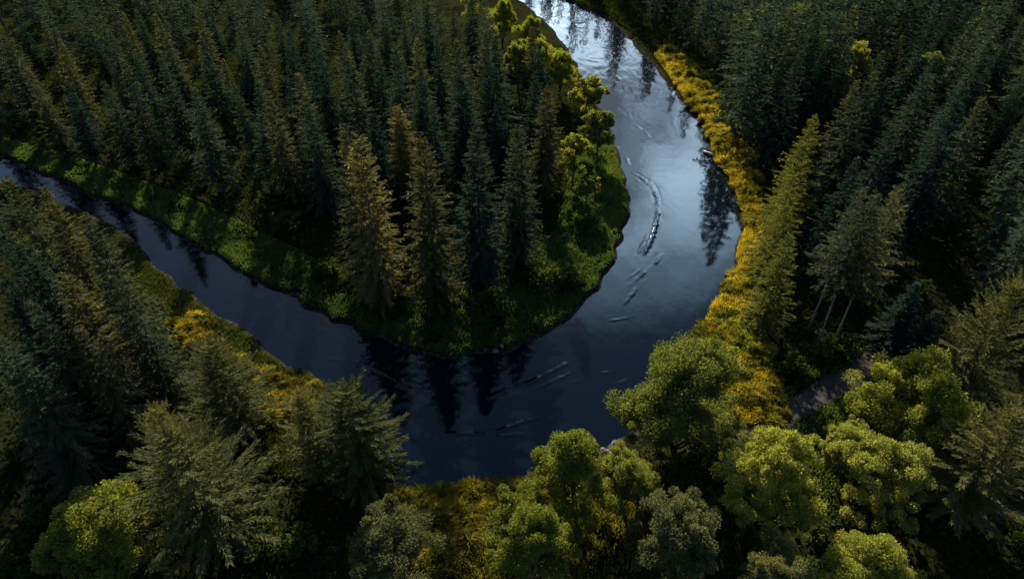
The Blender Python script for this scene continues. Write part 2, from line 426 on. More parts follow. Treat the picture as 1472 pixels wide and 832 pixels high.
# prototypes: (crown mesh, trunk mesh, nominal height, nominal radius)
def proto(kind, name, V, F, tb, mat, bark, H, Rm):
    return dict(kind=kind, crown=mesh_np(name + '_crown', V, F, mat), trunk=tb.mesh(name + '_trunk', bark) if tb else None, H=H, R=Rm, V=V, F=F)
SPR = []
SR = [4.9, 4.4, 5.3, 4.7, 5.1, 4.2, 5.5]
for i in range(7):
    mat = M['spruce'] if i % 3 else M['spruce_olive']
    V, F, tb = conifer_mesh(100 + i, 25, SR[i], [.08, .12, .07, .10, .08, .14, .09][i], [.82, .92, .78, .88, .75, .95, .82][i], [.34, .28, .40, .32, .38, .26, .34][i], .66, 9, 17, 1.0, 0., .24, .30)
    SPR.append(proto('spruce', 'spruce', V, F, tb, mat, M['bark'], 25, SR[i]))
HERO = []
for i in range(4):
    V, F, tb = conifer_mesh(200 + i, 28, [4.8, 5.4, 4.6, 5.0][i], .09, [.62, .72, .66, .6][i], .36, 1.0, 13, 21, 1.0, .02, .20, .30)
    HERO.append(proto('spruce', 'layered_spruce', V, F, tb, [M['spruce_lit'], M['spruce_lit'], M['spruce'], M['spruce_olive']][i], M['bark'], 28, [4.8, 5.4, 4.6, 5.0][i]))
EDGE = []
for i in range(2):
    V, F, tb = conifer_mesh(230 + i, 20, 4, .07, .7, .3, .7, 10, 19, .9, .05, .24, .28)
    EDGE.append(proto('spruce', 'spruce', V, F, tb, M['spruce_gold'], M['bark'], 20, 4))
BARE = []
for i in range(2):
    V, F, tb = conifer_mesh(240 + i, 25, 3.6, .42, .7, .25, .6, 8, 15, .9, .05, .3, .22, .5)
    BARE.append(proto('pine', 'tall_pine', V, F, tb, M['spruce_olive'], M['bark_pale'], 25, 3.6))
PIN = []
for i in range(4):
    V, F, tb = conifer_mesh(300 + i, 17, [6.6, 5.2, 4.6, 5.6][i], .10, [.62, .55, .55, .6][i], .16, .5, 10, 34, .85, .30, .26, .17)
    PIN.append(proto('pine', 'broad_pine', V, F, tb, M['pine'], M['bark'], 17, [6.6, 5.2, 4.6, 5.6][i]))
def broad(seed, H, Rm, mat, **k):
    k.setdefault('base', .10)
    V, F, tb = broadleaf_mesh(seed, H, Rm, **k); return proto('broadleaf', 'broadleaf', V, F, tb, mat, M['bark'], H, Rm)
GRN = [broad(400 + i, 13, 5.5, M['leaf_green'], stems=3 + i % 2, clumps=150, leaves=360, leaf=.22) for i in range(4)]
BIG = [broad(419, 14, 6.9, M['leaf_green'], stems=5, clumps=230, leaves=380, leaf=.21, base=.04)]
YEL = [broad(420 + i, 13, 5.5, M['leaf_yellow'], stems=3, clumps=140, leaves=380, droop=.25, leaf=.21) for i in range(4)]
GRY = [broad(440 + i, 11, 5.0, M['leaf_grey'], stems=4, clumps=120, leaves=340, leaf=.20, flat=.9) for i in range(3)]
NARROW = [broad(460 + i, 13, 3.6, [M['leaf_yellow'], M['leaf_yellow'], M['leaf_green'], M['leaf_yellow']][i], stems=1, clumps=90, leaves=140, base=.1, leaf=.30) for i in range(4)]
SHR = []
for i in range(4):
    V, F, tb = shrub_mesh(500 + i); SHR.append(proto('shrub', 'shrub', V, F, tb, M['shrub'], M['bark'], 1.6, 1.3))
SHY = []
for i in range(3):
    V, F, tb = shrub_mesh(520 + i, 1.4, 1.5, 1200, .22); SHY.append(proto('shrub', 'shrub', V, F, tb, M['leaf_yellow'], M['bark'], 1.5, 1.4))
TUF = {}
for key in ('gold', 'tuss', 'tuss_green'):
    TUF[key] = []
    for i in range(4):
        V, F = tuft_mesh(600 + i, [.9, 1.1, .8, 1.0][i], [1.1, .95, 1.25, 1.0][i]); TUF[key].append(mesh_np('grass_tuft', V, F, M[key]))

MASTER = {}
def plant(p, name, x, y, h, r=None, rot=None, tilt=(0, 0), label=None, cat='tree', group=None, z=None):
    """one plant: an Empty at its foot, its crown and its trunk"""
    z = gz(x, y) if z is None else z
    e = link(name, None)
    e.location = (x, y, z - .05); s = h / p['H']; sr = s if r is None else r / p['R']
    e.scale = (sr, sr, s); e.rotation_euler = (tilt[0], tilt[1], random.uniform(0, 6.283) if rot is None else rot)
    c = link('crown', p['crown'], e); t = link('trunk', p['trunk'], e)
    props(e, label, cat, group)
    return e

# ------------------------------------------------------------------ ground
def axis(lo, hi, step, far):
    core = list(np.arange(lo, hi + .01, step)); a, s, l = [], step, lo
    while l > -far: s *= 1.35; l -= s; a.append(l)
    b, s, l = [], step, hi
    while l < far: s *= 1.35; l += s; b.append(l)
    return np.array(a[::-1] + core + b)
gx = axis(-150, 150, .75, 5000); gy = axis(8, 270, .75, 5000)
X, Y = np.meshgrid(gx, gy)
sd = river_sd(X.ravel(), Y.ravel()); pd = seg_dist(X.ravel(), Y.ravel(), PATH)
Z = ground_from_sd(X.ravel(), Y.ravel(), sd, pd)
nx, ny = len(gx), len(gy)
q = np.arange(nx * ny).reshape(ny, nx)
F = np.stack([q[:-1, :-1], q[:-1, 1:], q[1:, 1:], q[1:, :-1]], -1).reshape(-1, 4)
ground = link('ground', mesh_np('ground', np.stack([X.ravel(), Y.ravel(), Z], 1), F, M['ground'], True)); props(ground, kind='structure')

# dirt path: a ribbon that follows the ground
pl = []; d = np.gradient(PATH, axis=0); nrm = unit(np.stack([-d[:, 1], d[:, 0]], 1))
cross = np.linspace(-1, 1, 7)
for i, p in enumerate(PATH):
    for c in cross:
        w = 2.1 * min(1, (len(PATH) - 1 - i) / 14 + .12, i / 8 + .1) + 1.3 * (vnoise(i * .7, c * 2 + 9, 8) - .5)
        xy = p + nrm[i] * c * w; pl.append((xy[0], xy[1], 0))
pl = np.array(pl)
pl[:, 2] = ground_from_sd(pl[:, 0], pl[:, 1], river_sd(pl[:, 0], pl[:, 1]), seg_dist(pl[:, 0], pl[:, 1], PATH)) + .06
pl[:, 2] -= np.tile((np.abs(cross) > .9) * .12, len(PATH))
q = np.arange(len(pl)).reshape(len(PATH), 7)
props(link('dirt_path', mesh_np('dirt_path', pl, np.stack([q[:-1, :-1], q[:-1, 1:], q[1:, 1:], q[1:, :-1]], -1).reshape(-1, 4), M['path'], True)), kind='structure')

# ------------------------------------------------------------------ river with wave crests
STREAKS = [  # (photo points, height, width)
    ([(946, 292), (944, 318), (936, 345), (924, 368)], .10, .34), ([(951, 366), (940, 380), (926, 392), (905, 410)], 0.035, 0.31),
    ([(932, 336), (922, 356), (914, 372)], .035, .3), ([(934, 262), (942, 278), (946, 290)], .07, .3), ([(908, 248), (922, 256), (936, 268)], .06, .3),
    ([(886, 210), (898, 222), (904, 236)], .06, .3), ([(930, 375), (915, 392), (898, 402)], 0.025, 0.26), ([(896, 438), (908, 424), (916, 412)], 0.025, 0.26),
    ([(872, 462), (895, 458), (922, 452)], 0.022, 0.24), ([(928, 432), (940, 424)], 0.030, 0.24),
    ([(835, 512), (800, 530), (760, 550), (715, 566), (690, 574)], 0.045, 0.32), ([(845, 522), (812, 540), (772, 558)], 0.030, 0.27),
    ([(470, 516), (510, 520), (545, 532), (575, 548), (610, 560)], 0.035, 0.31), ([(540, 556), (575, 562), (600, 562)], 0.025, 0.27),
    ([(630, 624), (665, 623), (705, 622), (740, 610), (780, 598), (822, 588)], 0.040, 0.23), ([(700, 632), (730, 625), (760, 624)], 0.025, 0.18),
    ([(852, 562), (880, 552), (905, 546)], 0.025, 0.22), ([(395, 466), (410, 470)], 0.025, 0.18), ([(820, 552), (850, 540), (880, 534)], 0.025, 0.22),
    ([(905, 176), (922, 186), (934, 196)], .05, .3),
]
x0, x1 = inner[:, 0].min(), max(inner[:, 0].max(), outer[:, 0].max())
ws = .17
wx = np.arange(-105, 52, ws); wy = np.arange(24, 262, ws)
WX, WY = np.meshgrid(wx, wy)
cx, cy = np.meshgrid(np.arange(-110, 56, 2.), np.arange(20, 266, 2.))
csd = river_sd(cx.ravel(), cy.ravel()).reshape(cx.shape)
ii = np.clip(((WX + 110) / 2).round().astype(int), 0, cx.shape[1] - 1); jj = np.clip(((WY - 20) / 2).round().astype(int), 0, cx.shape[0] - 1)
keep = csd[jj, ii] < 4.0
vid = -np.ones(WX.shape, np.int64); vid[keep] = np.arange(keep.sum())
vx, vy = WX[keep], WY[keep]
vz = (vnoise(vx * .5, vy * .35, 21) - .5) * .010 + (vnoise(vx * 1.3, vy * .9, 22) - .5) * .004
def calm(px, py, rad): 
    c = at(px, py); return np.exp(-((vx - c[0]) ** 2 + (vy - c[1]) ** 2) / rad ** 2)
ruffle = calm(850, 40, 26) + calm(950, 130, 14) * .8
fx = vx * .9 + vnoise(vx * .2, vy * .2, 31) * 4; fy = vy * .35
vz += ruffle * ((vnoise(fx, fy, 23) - .5) * .055)
for pts, hgt, wid in STREAKS:
    ln = smooth_line([at(*p) for p in pts], 5)
    box = (vx > ln[:, 0].min() - 3) & (vx < ln[:, 0].max() + 3) & (vy > ln[:, 1].min() - 3) & (vy < ln[:, 1].max() + 3)
    bx, by = vx[box], vy[box]
    dd = seg_dist(bx, by, ln)
    tot = len(ln); di = np.argmin((bx[:, None] - ln[None, :, 0]) ** 2 + (by[:, None] - ln[None, :, 1]) ** 2, axis=1) / max(1, tot - 1)
    env = np.sin(np.clip(di, .02, .98) * math.pi) ** .6 * (.15 + 1.3 * sstep(.3, .7, vnoise(bx * .7, by * .45, 41)))
    wid *= .95; hgt = hgt * .85
    dd = dd + (vnoise(bx * 1.4, by * 1.4, 43) - .5) * .3
    vz[box] += env * hgt * (np.exp(-(dd / wid) ** 2) - .15 * np.exp(-((dd - 2.1 * wid) / wid) ** 2))
q = vid
ok = (q[:-1, :-1] >= 0) & (q[:-1, 1:] >= 0) & (q[1:, 1:] >= 0) & (q[1:, :-1] >= 0)
WF = np.stack([q[:-1, :-1][ok], q[:-1, 1:][ok], q[1:, 1:][ok], q[1:, :-1][ok]], -1)
props(link('river_water', mesh_np('river_water', np.stack([vx, vy, vz], 1), WF, M['water'], True)), kind='structure')

# ------------------------------------------------------------------ trees
placed = []                     # (x, y, r) of every tree
def free(x, y, r):
    return all((x - a) ** 2 + (y - b) ** 2 > (r + c) ** 2 for a, b, c in placed)
def tip(px, py, h):             # foot of a tree of height h whose tip shows at a photo pixel
    x, y = at(px, py, h + 1.4); return x, y
def tree_tip(p, name, px, py, h, r, label, cat, group=None, **k):
    x, y = tip(px, py, h)
    placed.append((x, y, r * .8))
    return plant(p, name, x, y, h, r, label=label, cat=cat, group=group, **k)

PEN, RGT, LFT = 'conifers of the forest inside the river bend', 'conifers of the forest on the far right bank', 'conifers on the near left bank'
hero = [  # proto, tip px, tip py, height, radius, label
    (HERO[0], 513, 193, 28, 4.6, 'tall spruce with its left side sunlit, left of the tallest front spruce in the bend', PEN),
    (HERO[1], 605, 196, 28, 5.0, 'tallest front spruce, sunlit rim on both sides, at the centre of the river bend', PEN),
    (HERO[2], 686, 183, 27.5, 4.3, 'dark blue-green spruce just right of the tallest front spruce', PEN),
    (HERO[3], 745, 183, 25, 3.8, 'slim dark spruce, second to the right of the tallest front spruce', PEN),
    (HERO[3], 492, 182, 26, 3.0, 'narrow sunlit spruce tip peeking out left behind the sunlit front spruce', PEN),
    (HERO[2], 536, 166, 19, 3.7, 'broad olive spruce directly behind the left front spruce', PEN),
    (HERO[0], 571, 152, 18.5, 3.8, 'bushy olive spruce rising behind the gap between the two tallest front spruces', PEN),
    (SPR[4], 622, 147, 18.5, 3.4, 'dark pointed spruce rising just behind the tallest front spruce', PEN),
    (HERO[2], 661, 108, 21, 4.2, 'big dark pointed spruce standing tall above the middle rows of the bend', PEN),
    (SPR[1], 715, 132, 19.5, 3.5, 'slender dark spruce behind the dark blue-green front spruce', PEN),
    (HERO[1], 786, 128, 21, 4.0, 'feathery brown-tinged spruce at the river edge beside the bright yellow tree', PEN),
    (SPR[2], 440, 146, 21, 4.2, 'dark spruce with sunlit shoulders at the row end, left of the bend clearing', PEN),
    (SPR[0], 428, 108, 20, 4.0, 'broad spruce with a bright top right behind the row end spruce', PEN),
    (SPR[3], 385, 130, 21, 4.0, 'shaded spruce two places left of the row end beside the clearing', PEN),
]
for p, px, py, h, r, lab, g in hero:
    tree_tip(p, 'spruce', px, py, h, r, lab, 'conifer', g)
# tall bare-stemmed pines over the path: placed by their feet
for (px, py, h, lab) in [(1176, 492, 25, 'tall pine with a pale bare leaning trunk, leftmost of the bare trunks above the path'),
                         (1197, 496, 26, 'tall pine on the longest pale bare trunk above the dirt path'),
                         (1163, 470, 24, 'tall pine with a thin pale trunk half hidden behind the other bare trunks')]:
    x, y = at(px, py, 1.4); placed.append((x, y, 1.6))
    plant(BARE[len(placed) % 2], 'tall_pine', x, y, h, 3.4, label=lab, cat='conifer', group=RGT)

left = [  # near left bank, tips
    (8, 256, 26, 4.2, 'sunlit spruce in the upper left corner of the near bank, nearest the dark backwater'),
    (62, 270, 25, 4.0, 'spruce with yellow lit edge, second along the near left bank from the backwater'),
    (118, 308, 25, 4.4, 'big spruce with a lit right side facing the blue inlet on the left'),
    (2, 338, 27, 4.2, 'spruce cut by the left photo edge, behind the lit pair of spruces'),
    (42, 352, 25, 4.0, 'dark spruce wedged between the lit spruces on the near left bank'),
    (96, 398, 24, 4.0, 'leaning-looking spruce with pale needles in the middle of the near left group'),
    (160, 398, 22, 3.8, 'spruce next to the golden grass patch on the near left bank'),
    (8, 402, 25, 4.0, 'shaded spruce at the left photo edge, half way down'),
    (40, 432, 24, 4.2, 'wide spruce with long grey-green boughs above the black hollow at left'),
    (-6, 480, 25, 4.4, 'lowest spruce cut by the left photo edge, above the black hollow'),
    (112, 470, 21, 3.8, 'spruce with lit ragged boughs at the lower end of the near left group'),
    (-60, 300, 27, 4.2, None), (-75, 420, 27, 4.4, None), (-50, 210, 26, 4.2, None), (-110, 340, 27, 4.2, None),
]
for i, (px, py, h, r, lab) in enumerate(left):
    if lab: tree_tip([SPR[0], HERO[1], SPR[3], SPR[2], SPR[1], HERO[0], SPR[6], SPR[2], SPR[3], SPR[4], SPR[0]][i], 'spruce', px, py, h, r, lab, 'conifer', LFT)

pines = [
    (0, 247, 614, 18, 7.0, 'large broad pale-green pine with spreading feathery boughs, in the lower left', (0, -.05)),
    (1, 302, 494, 15, 4.9, 'dense grey-green bushy pine beside the orange grass on the left bank', (0, 0)),
    (2, 222, 588, 11, 3.0, 'small pale pine squeezed above the large broad pine in the lower left', (0, 0)),
    (2, 428, 560, 14, 3.4, 'narrow dark half of the pine pair at the water, left one', (0, 0)),
    (1, 492, 550, 16, 5.6, 'full rounded grey-green pine at the water, right one of the pair', (0, 0)),
    (3, 1462, 596, 17, 5.2, 'olive feathery pine cut by the right photo edge near the bottom', (0, 0)),
    (3, 1462, 412, 20, 5.0, 'grey-green pine cut by the right photo edge, half way down', (0, 0)),
]
for k, px, py, h, r, lab, t in pines:
    tree_tip(PIN[k], 'broad_pine', px, py, h, r, lab, 'pine', 'broad pines near the water', tilt=t)
for px, py, h, r, lab in [(1322, 405, 14, 3.4, 'young blue-green spruce beside the bend of the dirt path'), (1345, 448, 12, 3.0, 'small teal young spruce nearest the dirt path on its right'),
                          (545, 358, 8.5, 2.2, 'short young spruce on the grass between the two front spruces')]:
    tree_tip(SPR[5], 'young_spruce', px, py, h, r, lab, 'young conifer', 'young spruces')

decid = [  # proto list, index, tip, height, radius, label
    (BIG, 0, 998, 488, 17, 7.7, 'large round green tree with forked dark stems, standing at the river edge'),
    (YEL, 0, 838, 626, 14, 5.2, 'upright yellow-green tree between the water and the brightest yellow tree'),
    (YEL, 1, 768, 728, 13, 5.2, 'brightest yellow tree at the bottom, beside the ochre tussocks'),
    (GRY, 0, 985, 732, 12, 5.0, 'grey-green bushy tree at the bottom, below the large round green tree'),
    (YEL, 2, 1132, 626, 15, 5.7, 'tall yellow tree directly below the dirt path'),
    (YEL, 3, 1348, 520, 15, 6.2, 'widest yellow-green tree, beside the dirt path on the right'),
    (GRN, 1, 1300, 634, 13, 4.7, 'rounded olive-green tree below the widest yellow-green tree'),
    (YEL, 0, 1288, 786, 11, 5.2, 'yellow-olive treetop cut by the bottom edge on the right'),
    (GRY, 1, 1132, 800, 10, 4.0, 'grey treetop cut by the bottom edge below the tall yellow tree'),
    (GRY, 2, 556, 756, 11, 5.0, 'grey-green bushy tree at the bottom, left of the ochre tussocks'),
    (YEL, 2, 122, 716, 13, 6.8, 'broad yellow-green treetop in the bottom left corner'),
    (GRN, 2, 905, 650, 10, 3.6, 'shaded green tree tucked against the upright yellow-green tree'),
    (GRN, 3, 1236, 612, 9, 3.2, 'small olive tree on the left flank of the widest yellow-green tree'),
]
for P, i, px, py, h, r, lab in decid:
    tree_tip(P[i], 'broadleaf_tree', px, py, h, r, lab, 'tree', 'broadleaf trees on the near bank')
bank = [
    (NARROW, 0, 846, 98, 15, 4.0, 'tall green broadleaf leaning over the river above the bright yellow tree'),
    (NARROW, 2, 866, 148, 13, 3.8, 'green broadleaf overhanging the water right of the bright yellow tree'),
    (NARROW, 1, 828, 184, 12, 3.2, 'bright yellow tree glowing on the inner bank of the river'),
    (NARROW, 3, 846, 250, 7, 2.6, 'small yellow-green tree just below the bright yellow bank tree'),
    (YEL, 2, 808, 66, 12, 4.0, 'rounded green tree on the inner bank where the river narrows'),
    (YEL, 3, 776, 50, 13, 4.4, 'yellow-green rounded tree fourth along the inner bank from the top'),
    (YEL, 1, 762, 24, 12, 4.2, 'bright green tree third along the inner bank from the top'),
    (YEL, 1, 722, -2, 13, 4.4, 'bright yellow-green tree at the top where the river leaves the picture'),
    (YEL, 0, 684, -22, 13, 4.4, 'yellow-green treetop at the upper photo edge beside the river'),
    (GRN, 3, 745, 60, 12, 3.6, 'green tree set back from the inner bank among spruces'),
    (GRN, 1, 1094, 6, 15, 4.6, 'green broadleaf crown above the isolated spruce clump on the right'),
    (GRN, 2, 1155, 2, 15, 5.0, 'broad green crown behind the isolated spruce clump at the upper right'),
    (GRN, 3, 1240, 60, 14, 4.2, 'green crown among spruces at the upper right, second from the clump'),
    (GRN, 0, 1345, 70, 14, 4.6, 'yellowish green crown lit alone among dark spruces at the upper right'),
]
for P, i, px, py, h, r, lab in bank:
    tree_tip(P[i], 'broadleaf_tree', px, py, h, r, lab, 'tree', 'broadleaf trees along the river and forest edge')

for i, (px, py, h, r, lab) in enumerate([(1172, 168, 20, 3.8, 'yellow-green conifer highest along the forest edge beside the golden strip'), (1154, 204, 19, 3.6, 'yellow-green conifer second from the top of the forest edge by the golden strip'),
        (1143, 246, 18, 3.4, 'yellow-green conifer in the middle of the forest edge by the golden strip'), (1132, 290, 15, 3.0, 'small yellow-green conifer where the golden strip is narrowest'),
        (1136, 338, 17, 3.3, 'olive conifer lowest of the lit row along the golden strip')]):
    tree_tip(EDGE[i % 2], 'spruce', px, py, h, r, lab, 'conifer', 'sunlit conifers along the golden strip')

# the packed forest: feet spread over each area, nearest ones as trees, far ones as one mass
def area(pts, z=1.4): return np.array([at(*p, z=z) for p in pts])
PENINSULA = area([(-420, 150), (-100, 192), (0, 212), (100, 236), (200, 261), (300, 277), (400, 297), (455, 302), (540, 286), (620, 280), (700, 276), (760, 262), (792, 235),
                  (796, 205), (784, 165), (755, 115), (712, 78), (665, 48), (600, 14), (540, -15), (350, -50), (-500, -60)])
CLUMP = area([(1034, 158), (1040, 205), (1070, 232), (1130, 245), (1175, 215), (1195, 150), (1140, 120), (1060, 120)])
RIGHT = area([(1112, 345), (1088, 430), (1096, 520), (1180, 500), (1260, 470), (1275, 420), (1310, 380), (1400, 330), (1560, 280), (1800, 160), (1650, -60), (1200, -70), (1190, 160), (1160, 250)])
RIGHT2 = area([(1370, 400), (1420, 470), (1600, 520), (1700, 330), (1420, 350)])
BACK = area([(838, -22), (888, 8), (915, 30), (962, 62), (1000, 88), (1030, 110), (1160, 100), (1200, -70), (700, -90), (760, -60)])
fill = []
def scatter(poly, spacing, h0, h1, tag, tries=9000, s=1):
    g = np.random.default_rng(s)
    lo, hi = poly.min(0), poly.max(0)
    pts = g.uniform(lo, hi, (tries, 2)); ok = inside(pts[:, 0], pts[:, 1], poly); ok &= river_sd(pts[:, 0], pts[:, 1]) > 4; ok &= seg_dist(pts[:, 0], pts[:, 1], PATH) > 3.4
    for x, y in pts[ok]:
        h = g.uniform(h0, h1) if g.random() > .3 else g.uniform(h0 * .62, h0)
        if tag == 'bend':
            h *= 1.16 - .36 * float(sstep(88, 165, y))
        r = h / 25 * g.uniform(3.9, 4.9)
        sp = spacing * g.uniform(.9, 1.12) / 2
        if free(x, y, sp):
            placed.append((x, y, sp)); fill.append((x, y, h, r, tag))
scatter(CLUMP, 6.0, 25, 29, 'clump', 4000, 3)
scatter(RIGHT, 8.0, 20, 27, 'right', 9000, 4)
scatter(RIGHT2, 7.4, 17, 22, 'right', 3000, 5)
scatter(PENINSULA, 7.7, 18.5, 23.5, 'bend', 16000, 6)
scatter(BACK, 7.6, 20, 26, 'back', 5000, 7)
near_left = area([(-420, 260), (-420, 560), (-200, 520), (-60, 440), (0, 380), (20, 330), (-100, 290)])
scatter(near_left, 7.4, 22, 27, 'left', 3000, 8)

scatter(area([(1560, 560), (2300, 420), (2300, 1000), (1560, 1100)]), 9.5, 17, 24, 'right', 1500, 12)
scatter(area([(-60, 700), (-700, 420), (-700, 1000), (-60, 1000)]), 9.5, 17, 24, 'left', 1500, 13)
WORDS = {'bend': 'river bend forest', 'right': 'right bank forest', 'clump': 'upper right clump', 'back': 'far bank forest', 'left': 'near left forest'}
GROUPS = {'bend': PEN, 'right': RGT, 'clump': RGT, 'back': 'conifers behind the far riverbank', 'left': LFT}
inview = []; mass = []
for t in fill:
    x, y, h, r, tag = t
    u, v = proj(x, y, h + 1.4); ub, vb = proj(x, y, 1.4)
    if -25 < u < 1497 and 4 < v < 845: inview.append((math.dist((x, y, h), (0, 0, H_CAM)), t, u, v))
    else: mass.append(t)
inview.sort(key=lambda a: a[0])
N_IND = 300 - 14 - 3 - 11
used = set()
for k, (dist, (x, y, h, r, tag), u, v) in enumerate(inview):
    if k >= N_IND: mass.append((x, y, h, r, tag)); continue
    p = SPR[random.randrange(7)]
    a, b = round(u / 14.72), round(v / 8.32)
    txt = (str(a), str(b))
    if (a, b) in used: txt = ('%.1f' % (u / 14.72), str(b))
    used.add((a, b))
    tone = 'olive' if p in (SPR[0], SPR[3], SPR[6]) else 'dark'
    lab = f'{tone} spruce in the {WORDS[tag]}, tip {txt[0]}% across, {txt[1]}% down the photo'
    plant(p, 'spruce', x, y, h, r, label=lab, cat='conifer', group=GROUPS[tag], tilt=(random.gauss(0, .025), random.gauss(0, .025)))
print('fill', len(fill), 'inview', len(inview), 'mass', len(mass))

# the rest of the forest, too far or too hidden to count: one mass
light = []
for i in range(4):
    light.append(conifer_mesh(700 + i, 26, 4.1, .12, .82, .3, .95, 7, 8, 1.25, 0, .25, .32))
Vs, Fs, off = [], [], 0
for x, y, h, r, tag in mass:
    V, F, tb = light[random.randrange(4)]
    a = random.uniform(0, 6.283); c, s = math.cos(a), math.sin(a); k = r / 4.1; kz = h / 26
    W = np.stack([(V[:, 0] * c - V[:, 1] * s) * k + x, (V[:, 0] * s + V[:, 1] * c) * k + y, V[:, 2] * kz + gz(x, y)], 1)
    Vs.append(W); Fs.append(F + off); off += len(W)
if Vs:
    o = link('distant_forest', mesh_np('distant_forest', np.concatenate(Vs), np.concatenate(Fs), M['spruce']))
    props(o, 'dark massed conifer forest fading out at the top of the picture', 'forest', kind='stuff')

# ------------------------------------------------------------------ grass: far too many blades to count
def grass(name, poly, n, hgt, mat, label, smin=.5, smax=99, s=0, width=.1, dens=None):
    g = np.random.default_rng(s)
    lo, hi = poly.min(0), poly.max(0); A = abs(np.sum(poly[:, 0] * np.roll(poly[:, 1], -1) - poly[:, 1] * np.roll(poly[:, 0], -1)) / 2)
    m = int(n * (hi - lo).prod() / A); p = g.uniform(lo, hi, (m, 2)); p = p[inside(p[:, 0], p[:, 1], poly)]
    dens_n = vnoise(p[:, 0] * .45, p[:, 1] * .45, 51 + s) * .6 + vnoise(p[:, 0] * 1.4, p[:, 1] * 1.4, 52 + s) * .4
    p = p[dens_n + g.uniform(-.25, .25, len(p)) > .40]
    sd = river_sd(p[:, 0], p[:, 1]); pd = seg_dist(p[:, 0], p[:, 1], PATH); k = (sd > smin) & (sd < smax) & (pd > 1.1 + 1.3 * g.random(len(pd))); p, sd = p[k], sd[k]
    z = ground_from_sd(p[:, 0], p[:, 1], sd, pd[k]); m = len(p)
    a = g.uniform(0, 6.283, m); sp = g.uniform(.1, .8, m)
    D = unit(np.stack([np.cos(a) * sp, np.sin(a) * sp, np.ones(m)], 1)); L = hgt * g.uniform(.6, 1.2, m) * (.7 + .6 * vnoise(p[:, 0] * .5, p[:, 1] * .5, 60 + s))
    S = np.stack([-np.sin(a), np.cos(a), 0 * a], 1)
    V, F = blades(np.stack([p[:, 0], p[:, 1], z - .05], 1), D, L, np.full(m, width) * g.uniform(.7, 1.6, m), S, .0)
    return props(link(name, mesh_np(name, V, F, mat)), label, 'grass', kind='stuff')

grass('meadow_grass', area([(-200, 165), (0, 222), (100, 262), (215, 318), (330, 380), (470, 458), (600, 508), (660, 516), (725, 508), (830, 450), (905, 345), (912, 290), (880, 200),
                            (835, 200), (800, 330), (740, 400), (620, 420), (480, 390), (300, 300), (100, 225), (-200, 140)], 1.), 250000, .55, M['grass'],
      'soft green meadow grass round the tip of the river bend', s=1, width=.14)
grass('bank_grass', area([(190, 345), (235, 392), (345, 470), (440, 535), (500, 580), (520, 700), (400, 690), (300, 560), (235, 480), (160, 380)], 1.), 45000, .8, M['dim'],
      'shaded green grass along the left outer bank', s=2, width=.13)
grass('golden_grass', area([(940, 78), (955, 66), (982, 98), (1022, 140), (1050, 190), (1082, 258), (1098, 330), (1085, 430), (1090, 500), (1120, 560), (1135, 600), (1090, 625),
                            (1000, 560), (960, 530), (1010, 452), (1056, 372), (1068, 328), (1050, 255), (1015, 195), (985, 140)], 1.), 70000, .9, M['gold'],
      'sunlit golden grass strip along the right riverbank', s=3, width=.13, smin=.3)
grass('ochre_grass', area([(540, 715), (640, 700), (780, 678), (900, 645), (960, 690), (900, 860), (520, 900), (500, 780)], 1.), 70000, .6, M['tuss_green'],
      'ochre and green rough grass on the near bank below the river', s=4, width=.12)
grass('far_bank_grass', area([(790, -12), (870, 18), (950, 75), (1000, 110), (1040, 130), (1000, 70), (920, 20), (830, -25)], 1.), 22000, .9, M['under'],  # dark undergrowth colour on this grass stands in for the bank's shade
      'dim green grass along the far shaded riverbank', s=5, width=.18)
grass('path_grass', area([(1060, 660), (1130, 590), (1200, 560), (1260, 520), (1265, 470), (1180, 500), (1110, 530), (1120, 600), (1020, 640), (960, 660), (960, 760), (1300, 760), (1320, 560), (1300, 500)], 1.), 40000, .6, M['grass'],
      'short dark grass along both sides of the dirt path', s=6, width=.12)

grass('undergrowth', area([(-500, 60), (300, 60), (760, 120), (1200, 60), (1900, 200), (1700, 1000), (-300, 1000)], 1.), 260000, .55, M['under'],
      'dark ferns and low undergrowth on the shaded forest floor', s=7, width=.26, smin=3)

# ------------------------------------------------------------------ tussocks and shrubs that can be told apart
def tussock(key, px, py, size, label, group, z=1.2):
    x, y = at(px, py, z)
    if river_sd(np.array([x]), np.array([y]))[0] < .4: return None
    o = link('grass_tussock', TUF[key][random.randrange(4)]); o.location = (x, y, gz(x, y)); s = size * random.uniform(.85, 1.2)
    o.scale = (s, s, s * random.uniform(.85, 1.1)); o.rotation_euler = (0, 0, random.uniform(0, 6.28))
    return props(o, label, 'tussock', group)
def spots(poly_px, n, mind, s):
    g = np.random.default_rng(s); P = np.array(poly_px, float); out = []; t = 0
    while len(out) < n and t < 5000:
        t += 1; p = g.uniform(P.min(0), P.max(0))
        if inside(np.array([p[0]]), np.array([p[1]]), P)[0] and all(math.dist(p, q) > mind for q in out): out.append(p)
    return out
def pct(px, py): return f'{px / 14.72:.0f}% across, {py / 8.32:.0f}% down the photo'
for px, py in spots([(560, 712), (640, 704), (770, 688), (800, 700), (760, 735), (690, 775), (640, 832), (600, 800), (560, 745)], 70, 13, 1):
    k = random.choice(['tuss', 'tuss', 'gold', 'tuss_green'])
    tussock(k, px, py, random.uniform(.95, 1.5), f"{ {'tuss': 'ochre', 'gold': 'orange', 'tuss_green': 'green'}[k]} tussock on the near bank, {pct(px, py)}", 'tussocks on the near bank')
